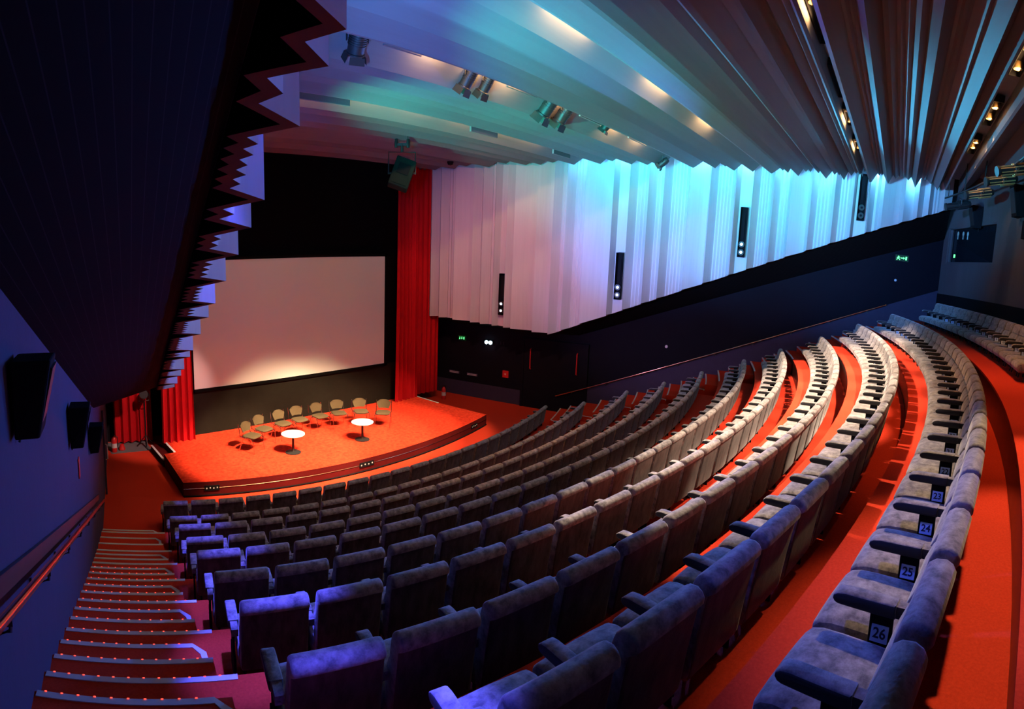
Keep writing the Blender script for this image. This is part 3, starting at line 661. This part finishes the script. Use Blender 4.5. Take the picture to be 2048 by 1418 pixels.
for loc, aim, L, r, lb in spots: spotlight(lb, loc, aim, L, r, lit='dark' not in lb, top=.35)
def slot_box(label, x0, x1, y, z, lamps, group):
    t = thing('downlight_box', label, 'downlight', ((x0 + x1) / 2, y, z), 0, group); w = x1 - x0
    mb = MB(); mb.box((0, 0, .10), (w, .17, .01)); mb.box((0, -.08, .05), (w, .01, .11)); mb.box((0, .08, .05), (w, .01, .11)); mb.box((-w / 2, 0, .05), (.01, .17, .11)); mb.box((w / 2, 0, .05), (.01, .17, .11)); mb.build('box', 'matt_black', t)
    for lx in lamps:
        c = MB().lathe([(0, .09), (.05, .08), (.062, .03), (.062, -.03), (.055, -.03)], 16, (lx - t.location.x, 0, .03)).build('lamp_can', 'gold', t, True)
        MB().lathe([(0, -.012), (.052, -.012), (.052, -.02), (0, -.026)], 16, (lx - t.location.x, 0, .03)).build('lens', 'lens_warm', c, True)
for x0, x1, L, lb in ((5.6, 7.55, (6.45,), 'longest black downlight box in the middle ceiling slot, nearest'), (8.3, 9.75, (), 'unlit black downlight box in the middle ceiling slot'), (10.4, 11.5, (10.55, 11.25), 'lit black downlight box third along the middle ceiling slot'), (12.6, 13.7, (12.85, 13.5), 'lit black downlight box at the far end of the middle slot')):
    slot_box(lb, x0, x1, 1.28, 8.50, L, 'downlight boxes in the middle ceiling slot')
for x0, x1, L, lb in ((6.3, 8.0, (7.1, 7.75), 'lit downlight box nearest the camera in the rear slot'), (9.2, 10.6, (9.55, 10.2), 'lit downlight box second along the rear ceiling slot'), (11.7, 13.0, (12.0, 12.45), 'lit downlight box third along the rear ceiling slot')):
    slot_box(lb, x0, x1, -1.24, 8.58, L, 'downlight boxes in the rear ceiling slot')
for x, w, lb in ((5.55, .5, 'white baffle at the left end of the spotlight slot'), (8.3, .6, 'white baffle between the spotlight pairs'), (10.65, .6, 'white baffle right of the large dark spotlights'), (12.9, .7, 'white baffle at the right end of the spotlight slot')):
    t = tag(MB().box((0, 0, 0), (1.4 * w, .04, .10)).build('ceiling_baffle', 'ceil'), lb, 'baffle', 'white baffles in the spotlight slot'); t.location = (x, 6.58, 8.40)
for x, w, lb in ((5.75, .55, 'pale cover plate at the left of the front light cove'), (10.0, .45, 'pale cover plate in the middle of the front light cove'), (13.15, .4, 'pale cover plate at the right of the front light cove')):
    t = tag(MB().box((0, 0, 0), (2 * w, .05, .19)).build('cove_plate', 'ceil'), lb, 'cover plate', 'cover plates in the front light cove'); t.location = (x, 8.98, 8.225)

# hanging projector unit over the stage
t = thing('moving_projector', 'grey green projector unit hanging on chains over the stage', 'projector', (9.36, 11.08, 7.50), math.radians(-40)); t.scale = (1.32, 1.32, 1.32)
R = Matrix.Rotation(math.radians(19), 3, 'Y') @ Matrix.Rotation(math.radians(-14), 3, 'X')
MB().box((0, 0, -.12), (.38, .26, .56), 0, R).build('casing', 'grey_unit', t, bevel=.02)
MB().box(R @ Vector((0, -.135, .06)) + Vector((0, 0, -.12)), (.22, .02, .20), 0, R).build('vent_panel', 'matt_black', t); MB().box(R @ Vector((0, -.136, -.16)) + Vector((0, 0, -.12)), (.28, .012, .16), 0, R).build('label_panel', 'grey_unit', t)
MB().tube([(-.25, 0, -.12), (-.25, 0, .28), (.25, 0, .28), (.25, 0, -.12)], .014, 8).tube([(-.25, 0, -.1), (-.18, 0, -.1)], .02, 8).tube([(.25, 0, -.1), (.18, 0, -.1)], .02, 8).build('yoke', 'black', t)
MB().tube([(0, 0, .28), (0, 0, .42)], .03, 8).box((0, 0, .42), (.24, .05, .05)).build('clamp', 'black', t)
for x in (-.11, .11): MB().tube([(x, 0, .42), (x * .9, 0, .62)], .007, 5).lathe([(.028, .36), (.034, .42), (.028, .52)], 8, (x, 0, 0)).build('chain', 'black', t)
t = tag(MB().lathe([(0, -.12), (.07, -.10), (.10, -.03), (.10, 0), (0, 0)], 16).build('hanging_dome_camera', 'matt_black', smooth=True), 'small black dome under the ceiling above the right curtain', 'dome camera'); t.location = (12.95, 13.0, 8.22)

# moving lamp on a stand in front of the left curtain
t = thing('lamp_stand', 'black lamp on a tall stand before the left red curtain', 'stage lamp', (3.80, 15.32, .014), 0)
MB().tube([(0, 0, .02), (0, 0, 1.36)], .022, 8).build('pole', 'black', t)
for k in range(3): a = k * 2 * PI / 3 + .5; MB().tube([(0, 0, .35), (.28 * math.cos(a), .28 * math.sin(a), .01)], .014, 6).build('leg', 'black', t)
q = aim_quat((-.25, -1, .22)); RM = q.to_matrix()
h = MB(); prof = [(0, .17), (.09, .16), (.12, .08), (.12, -.12), (.13, -.14), (.12, -.15)]; hv = MB().lathe(prof, 20); hv.v = [tuple(RM @ Vector(v) + Vector((0, 0, 1.55))) for v in hv.v]; hd = hv.build('lamp_head', 'black', t, True)
lv = MB().lathe([(0, -.13), (.10, -.13), (.10, -.14), (0, -.15)], 20); lv.v = [tuple(RM @ Vector(v) + Vector((0, 0, 1.55))) for v in lv.v]; lv.build('lens', 'lens_blue', hd, True)
MB().tube([(-.15, 0, 1.55), (-.15, 0, 1.36), (.15, 0, 1.36), (.15, 0, 1.55)], .014, 6).build('yoke', 'black', t)
MB().tube([(0.02, 0, 1.36), (.06, .03, 2.2), (.16, .05, 3.2), (.20, .06, 4.4)], .008, 5).build('cable', 'black', t)

# lighting bar at the rear
t = thing('lighting_bar', 'curved dark lighting bar hung before the rear wall', 'lighting bar', (12.6, -1.7, 8.0))
o = Vector(t.location); b0, b1 = math.asin((16.35 - XC) / 29.0), math.asin((8.2 - XC) / 29.0)
MB().tube([P(29.0, b0 + (b1 - b0) * i / 30, 8.02) - o for i in range(31)], .026, 8).build('pipe', 'black', t, True)
for i in (1, 6, 12, 26): v = P(29.0, b0 + (b1 - b0) * i / 30, 8.02) - o; MB().tube([v, v + Vector((0, 0, .8))], .012, 6).build('hanger', 'black', t)
for xx, zz, lit, lb in ((15.15, 7.70, 0, 'dark stage lantern at the far end of the rear lighting bar'), (13.45, 7.80, 1, 'gold lit stage lantern second from the far end of the bar'), (11.75, 7.86, 1, 'gold lit stage lantern third from the far end of the bar'), (10.85, 7.92, 1, 'gold lit stage lantern nearest the camera on the bar')):
    a = math.asin((xx - XC) / 29.0); p = P(29.0, a, zz); q = aim_quat((-.25, 1, -.30)); RM = q.to_matrix()
    s = thing('stage_lantern', lb, 'lantern', p, quat=q, group='lanterns on the rear lighting bar')
    m_ = 'gold' if lit else 'black'  # lit ribs turn gold: the slot lamps' warm light is put into the colour
    MB().lathe([(0, .36), (.07, .35), (.10, .26), (.10, .02), (.075, .0), (.075, -.30), (.10, -.31), (.10, -.36), (.085, -.36)], 16).build('body', 'black', s, True)
    f = MB()
    for k in range(9): an = k * 2 * PI / 9; f.box((.108 * math.cos(an), .108 * math.sin(an), .12), (.022, .022, .30), 0, Matrix.Rotation(an, 3, 'Z'))
    for k in range(7): an = k * 2 * PI / 7; f.box((.082 * math.cos(an), .082 * math.sin(an), -.16), (.016, .016, .26), 0, Matrix.Rotation(an, 3, 'Z'))
    f.build('cooling_ribs', m_, s)
    MB().lathe([(0, -.35), (.08, -.35), (.08, -.355), (0, -.36)], 16).build('lens', 'glass_dark', s)
    inv = RM.inverted(); up = inv @ Vector((0, 0, 7.90 - zz)); MB().tube([(-.13, 0, .05), Vector((-.13, 0, .05)) + up * .6, up, Vector((.13, 0, .05)) + up * .6, (.13, 0, .05)], .012, 6).build('yoke', 'black', s)

# ------------------------------------------------------------------ camera: a stitched panorama on a cylinder
cam = bpy.data.cameras.new('camera'); cam.type = 'PANO'; cam.panorama_type = 'CENTRAL_CYLINDRICAL'
F = 1143.49; Y0 = 648.49
cam.central_cylindrical_radius = 1.0
cam.central_cylindrical_range_u_min = -1024 / F; cam.central_cylindrical_range_u_max = 1024 / F
cam.central_cylindrical_range_v_min = (Y0 - 1418) / F; cam.central_cylindrical_range_v_max = Y0 / F
cam.clip_start = .05
co = bpy.data.objects.new('camera', cam); COL.objects.link(co)
yaw, pitch, roll = -0.8990, -0.1320, -0.0390
Rw = Matrix.Rotation(yaw, 3, 'Z') @ Matrix.Rotation(pitch, 3, 'X') @ Matrix.Rotation(roll, 3, 'Y')
m3 = Matrix((Rw.col[0], Rw.col[2], -Rw.col[1])).transposed()
co.matrix_world = Matrix.Translation((0, 0, 5.602)) @ m3.to_4x4()
SC.camera = co

# ------------------------------------------------------------------ light
def spot(loc, aim, col, W, deg, blend=.35, size=.08):
    l = bpy.data.lights.new('spot_lamp', 'SPOT'); l.energy = W; l.color = col; l.spot_size = math.radians(deg); l.spot_blend = blend; l.shadow_soft_size = size
    o = bpy.data.objects.new('spot_lamp', l); COL.objects.link(o); o.location = loc; o.rotation_mode = 'QUATERNION'; o.rotation_quaternion = aim_quat(Vector(aim) - Vector(loc)); return o
def point(loc, col, W, size=.05):
    l = bpy.data.lights.new('point_lamp', 'POINT'); l.energy = W; l.color = col; l.shadow_soft_size = size
    o = bpy.data.objects.new('point_lamp', l); COL.objects.link(o); o.location = loc; return o
def area(loc, aim, col, W, sx, sy):
    l = bpy.data.lights.new('cove_lamp', 'AREA'); l.energy = W; l.color = col; l.shape = 'RECTANGLE'; l.size = sx; l.size_y = sy
    o = bpy.data.objects.new('cove_lamp', l); COL.objects.link(o); o.location = loc; o.rotation_mode = 'QUATERNION'; o.rotation_quaternion = aim_quat(Vector(aim) - Vector(loc)); return o
WARM = (1, .70, .40); TUNG = (1, .55, .22); WHITE = (1, .76, .54)
BLUE = (.12, .22, 1); CYAN = (.16, .50, 1); TEAL = (.05, .85, .62)
# stage wash from the spotlight slot
for loc, aim, W, dg in (((7.0, 7.0, 8.0), (6.35, 12.2, .4), 11500, 30), ((7.6, 7.0, 8.0), (7.6, 12.9, .4), 7000, 33), ((9.3, 7.05, 8.0), (8.8, 12.8, .4), 7000, 33), ((9.95, 7.05, 8.0), (10.1, 12.6, .4), 5200, 30), ((11.4, 6.9, 8.1), (11.4, 12.4, .4), 3600, 30)):
    spot(loc, aim, WARM, W, dg, .4, .2)
spot((7.1, 7.0, 8.0), (5.75, 11.9, .4), WARM, 3600, 17, .9)
spot((5.0, 6.9, 8.0), (4.3, 14.4, 1.6), (1, .55, .5), 3200, 19, .6)
# house light on the rear rows, shuttered to the right part of the hall
for x in (6.4, 8.2, 10.0, 11.8, 13.6, 15.2): spot((x, 4.25, 8.25), (x - .7, 1.25, 3.0), WHITE, 2500, 44, .2)
for x in (7.75, 9.0, 10.2, 11.4, 12.6, 13.8): spot((x, -1.24, 8.42), (x + .2, 1.75, 2.55), WHITE, 1700, 30, .3)
spot((5.2, -1.24, 8.4), (3.4, -1.35, 4.2), WARM, 900, 46, .5)
# amber on the back row and the dim front rows
for x in (6.4, 9.0): spot((x, -1.24, 8.4), (x + .5, -2.1, 4.4), (1, .44, .14), 300, 76, .8)
for x, z in ((13.45, 7.8), (11.75, 7.86), (10.85, 7.92)): spot((x - .2, -1.24, 8.45), (x, -1.75, z), TUNG, 40, 60, .6)
for x in (8.0, 11.0): spot((x, 9.1, 8.3), (x + .6, 6.2, 1.6), (1, .40, .13), 800, 50, .8)
# lamps inside the ceiling coves, turned on to the sloping boards
def cove(x, y, z, W, L=.9): area((x, y, z), (x, y + .5, z - .10), TUNG, W, L, .05)
for x, L in ((6.2, .5), (7.2, .5), (8.0, .5), (9.7, .8), (11.9, .6), (13.2, .5)): cove(x, 6.50, 8.54, 26, L)
for x in (4.6, 5.8, 7.0, 8.2, 9.6, 11.0, 12.2): cove(x, 9.02, 8.50, 22, 1.0)
for x, L in ((3.4, 1.1), (6.2, 1.0), (8.9, .9), (11.3, .8)): cove(x, 4.08, 8.47, 40, L)
for x in (6.5, 11.0, 13.2): cove(x, 1.30, 8.48, 8, .6)
for x in (7.5, 9.9, 12.3): area((x, -1.28, 8.52), (x, -.7, 8.45), TUNG, 28, 1.0, .05)
for x in (5.5, 8.5): area((x, 13.55, 8.34), (x, 13.9, 8.22), TUNG, 4, .8, .05)
# light trough between the ceiling edge and the top of the white fluting
for k in range(9):
    y = 9.4 - 1.2 * k
    area((HALR(y) - 1.67, y, 8.62), (HALR(y) - 1.60, y, 7.0), (.10, .46, 1), 26 + 3 * k, .06, 1.1)
# coloured washes from the slots in the side walls, with added fill lamps
for y, z in ((12.0, 3.6), (8.2, 4.5), (4.66, 6.0)):
    spot((HALR(y) - 1.85, y, z), (2.0, y - 2, 6.0), (.06, .18, 1), 5200, 46, .8)
for y, z in ((9.6, 4.2), (6.2, 5.2), (3.0, 6.6)):
    spot((HALL(y) + 1.85, y, z), (15.8, y - 2.2, 7.0), (.10, .34, 1), 11000, 32, .9)
spot((8.6, 8.2, 7.9), (14.8, 12.2, 5.2), (1, .34, .30), 1250, 64, 1.0)  # added rose lamp, stands in for light bounced off the stage
spot((4.4, 9.6, 4.4), (15.6, 7.6, 4.2), (.75, .46, 1), 2600, 40, 1.0)  # added violet lamp, tints the lower fluting lavender
for y, z in ((8.0, 5.0), (4.0, 6.2)):
    spot((HALL(y) + 1.85, y, z), (9.5, y + .5, 8.3), TEAL, 6800, 50, 1.0); spot((HALL(y) + 1.85, y, z), (11.8, y - .6, 8.25), TEAL, 6500, 28, 1.0)
spot((HALL(3.4) + 1.85, 3.4, 6.4), (7.0, 5.6, 8.4), (.10, .30, 1), 2400, 80, 1.0)
spot((HALR(4.66) - 1.85, 4.66, 6.0), (10.0, -.2, 8.5), (.05, .46, .80), 5200, 34, .8); spot((HALL(4.66) + 1.85, 4.66, 6.0), (11.0, .1, 8.5), (.05, .46, .80), 7000, 30, .8)
# blue beams down the left aisle
for y in (1.6, 3.4, 5.2, 7.2, 9.4):
    spot((AISL(y) + .46, y, 8.0), (AISL(y) - .02, y - .1, 1.0), (.08, .08, 1), 4600, 18, .6)
spot((2.3, 1.5, 8.05), (2.7, -.3, 4.1), (.10, .14, 1), 450, 36, .7)
w = bpy.data.worlds.new('world'); w.use_nodes = True; w.node_tree.nodes['Background'].inputs[0].default_value = (.02, .03, .08, 1); w.node_tree.nodes['Background'].inputs[1].default_value = .05
SC.world = w
SC.view_settings.view_transform = 'Standard'; SC.view_settings.look = 'None'; SC.view_settings.gamma = 1; SC.view_settings.exposure = 0; SC.view_settings.use_curve_mapping = False
SC.cycles.use_denoising = True; SC.cycles.max_bounces = 6; SC.cycles.diffuse_bounces = 2; SC.cycles.sample_clamp_indirect = 6
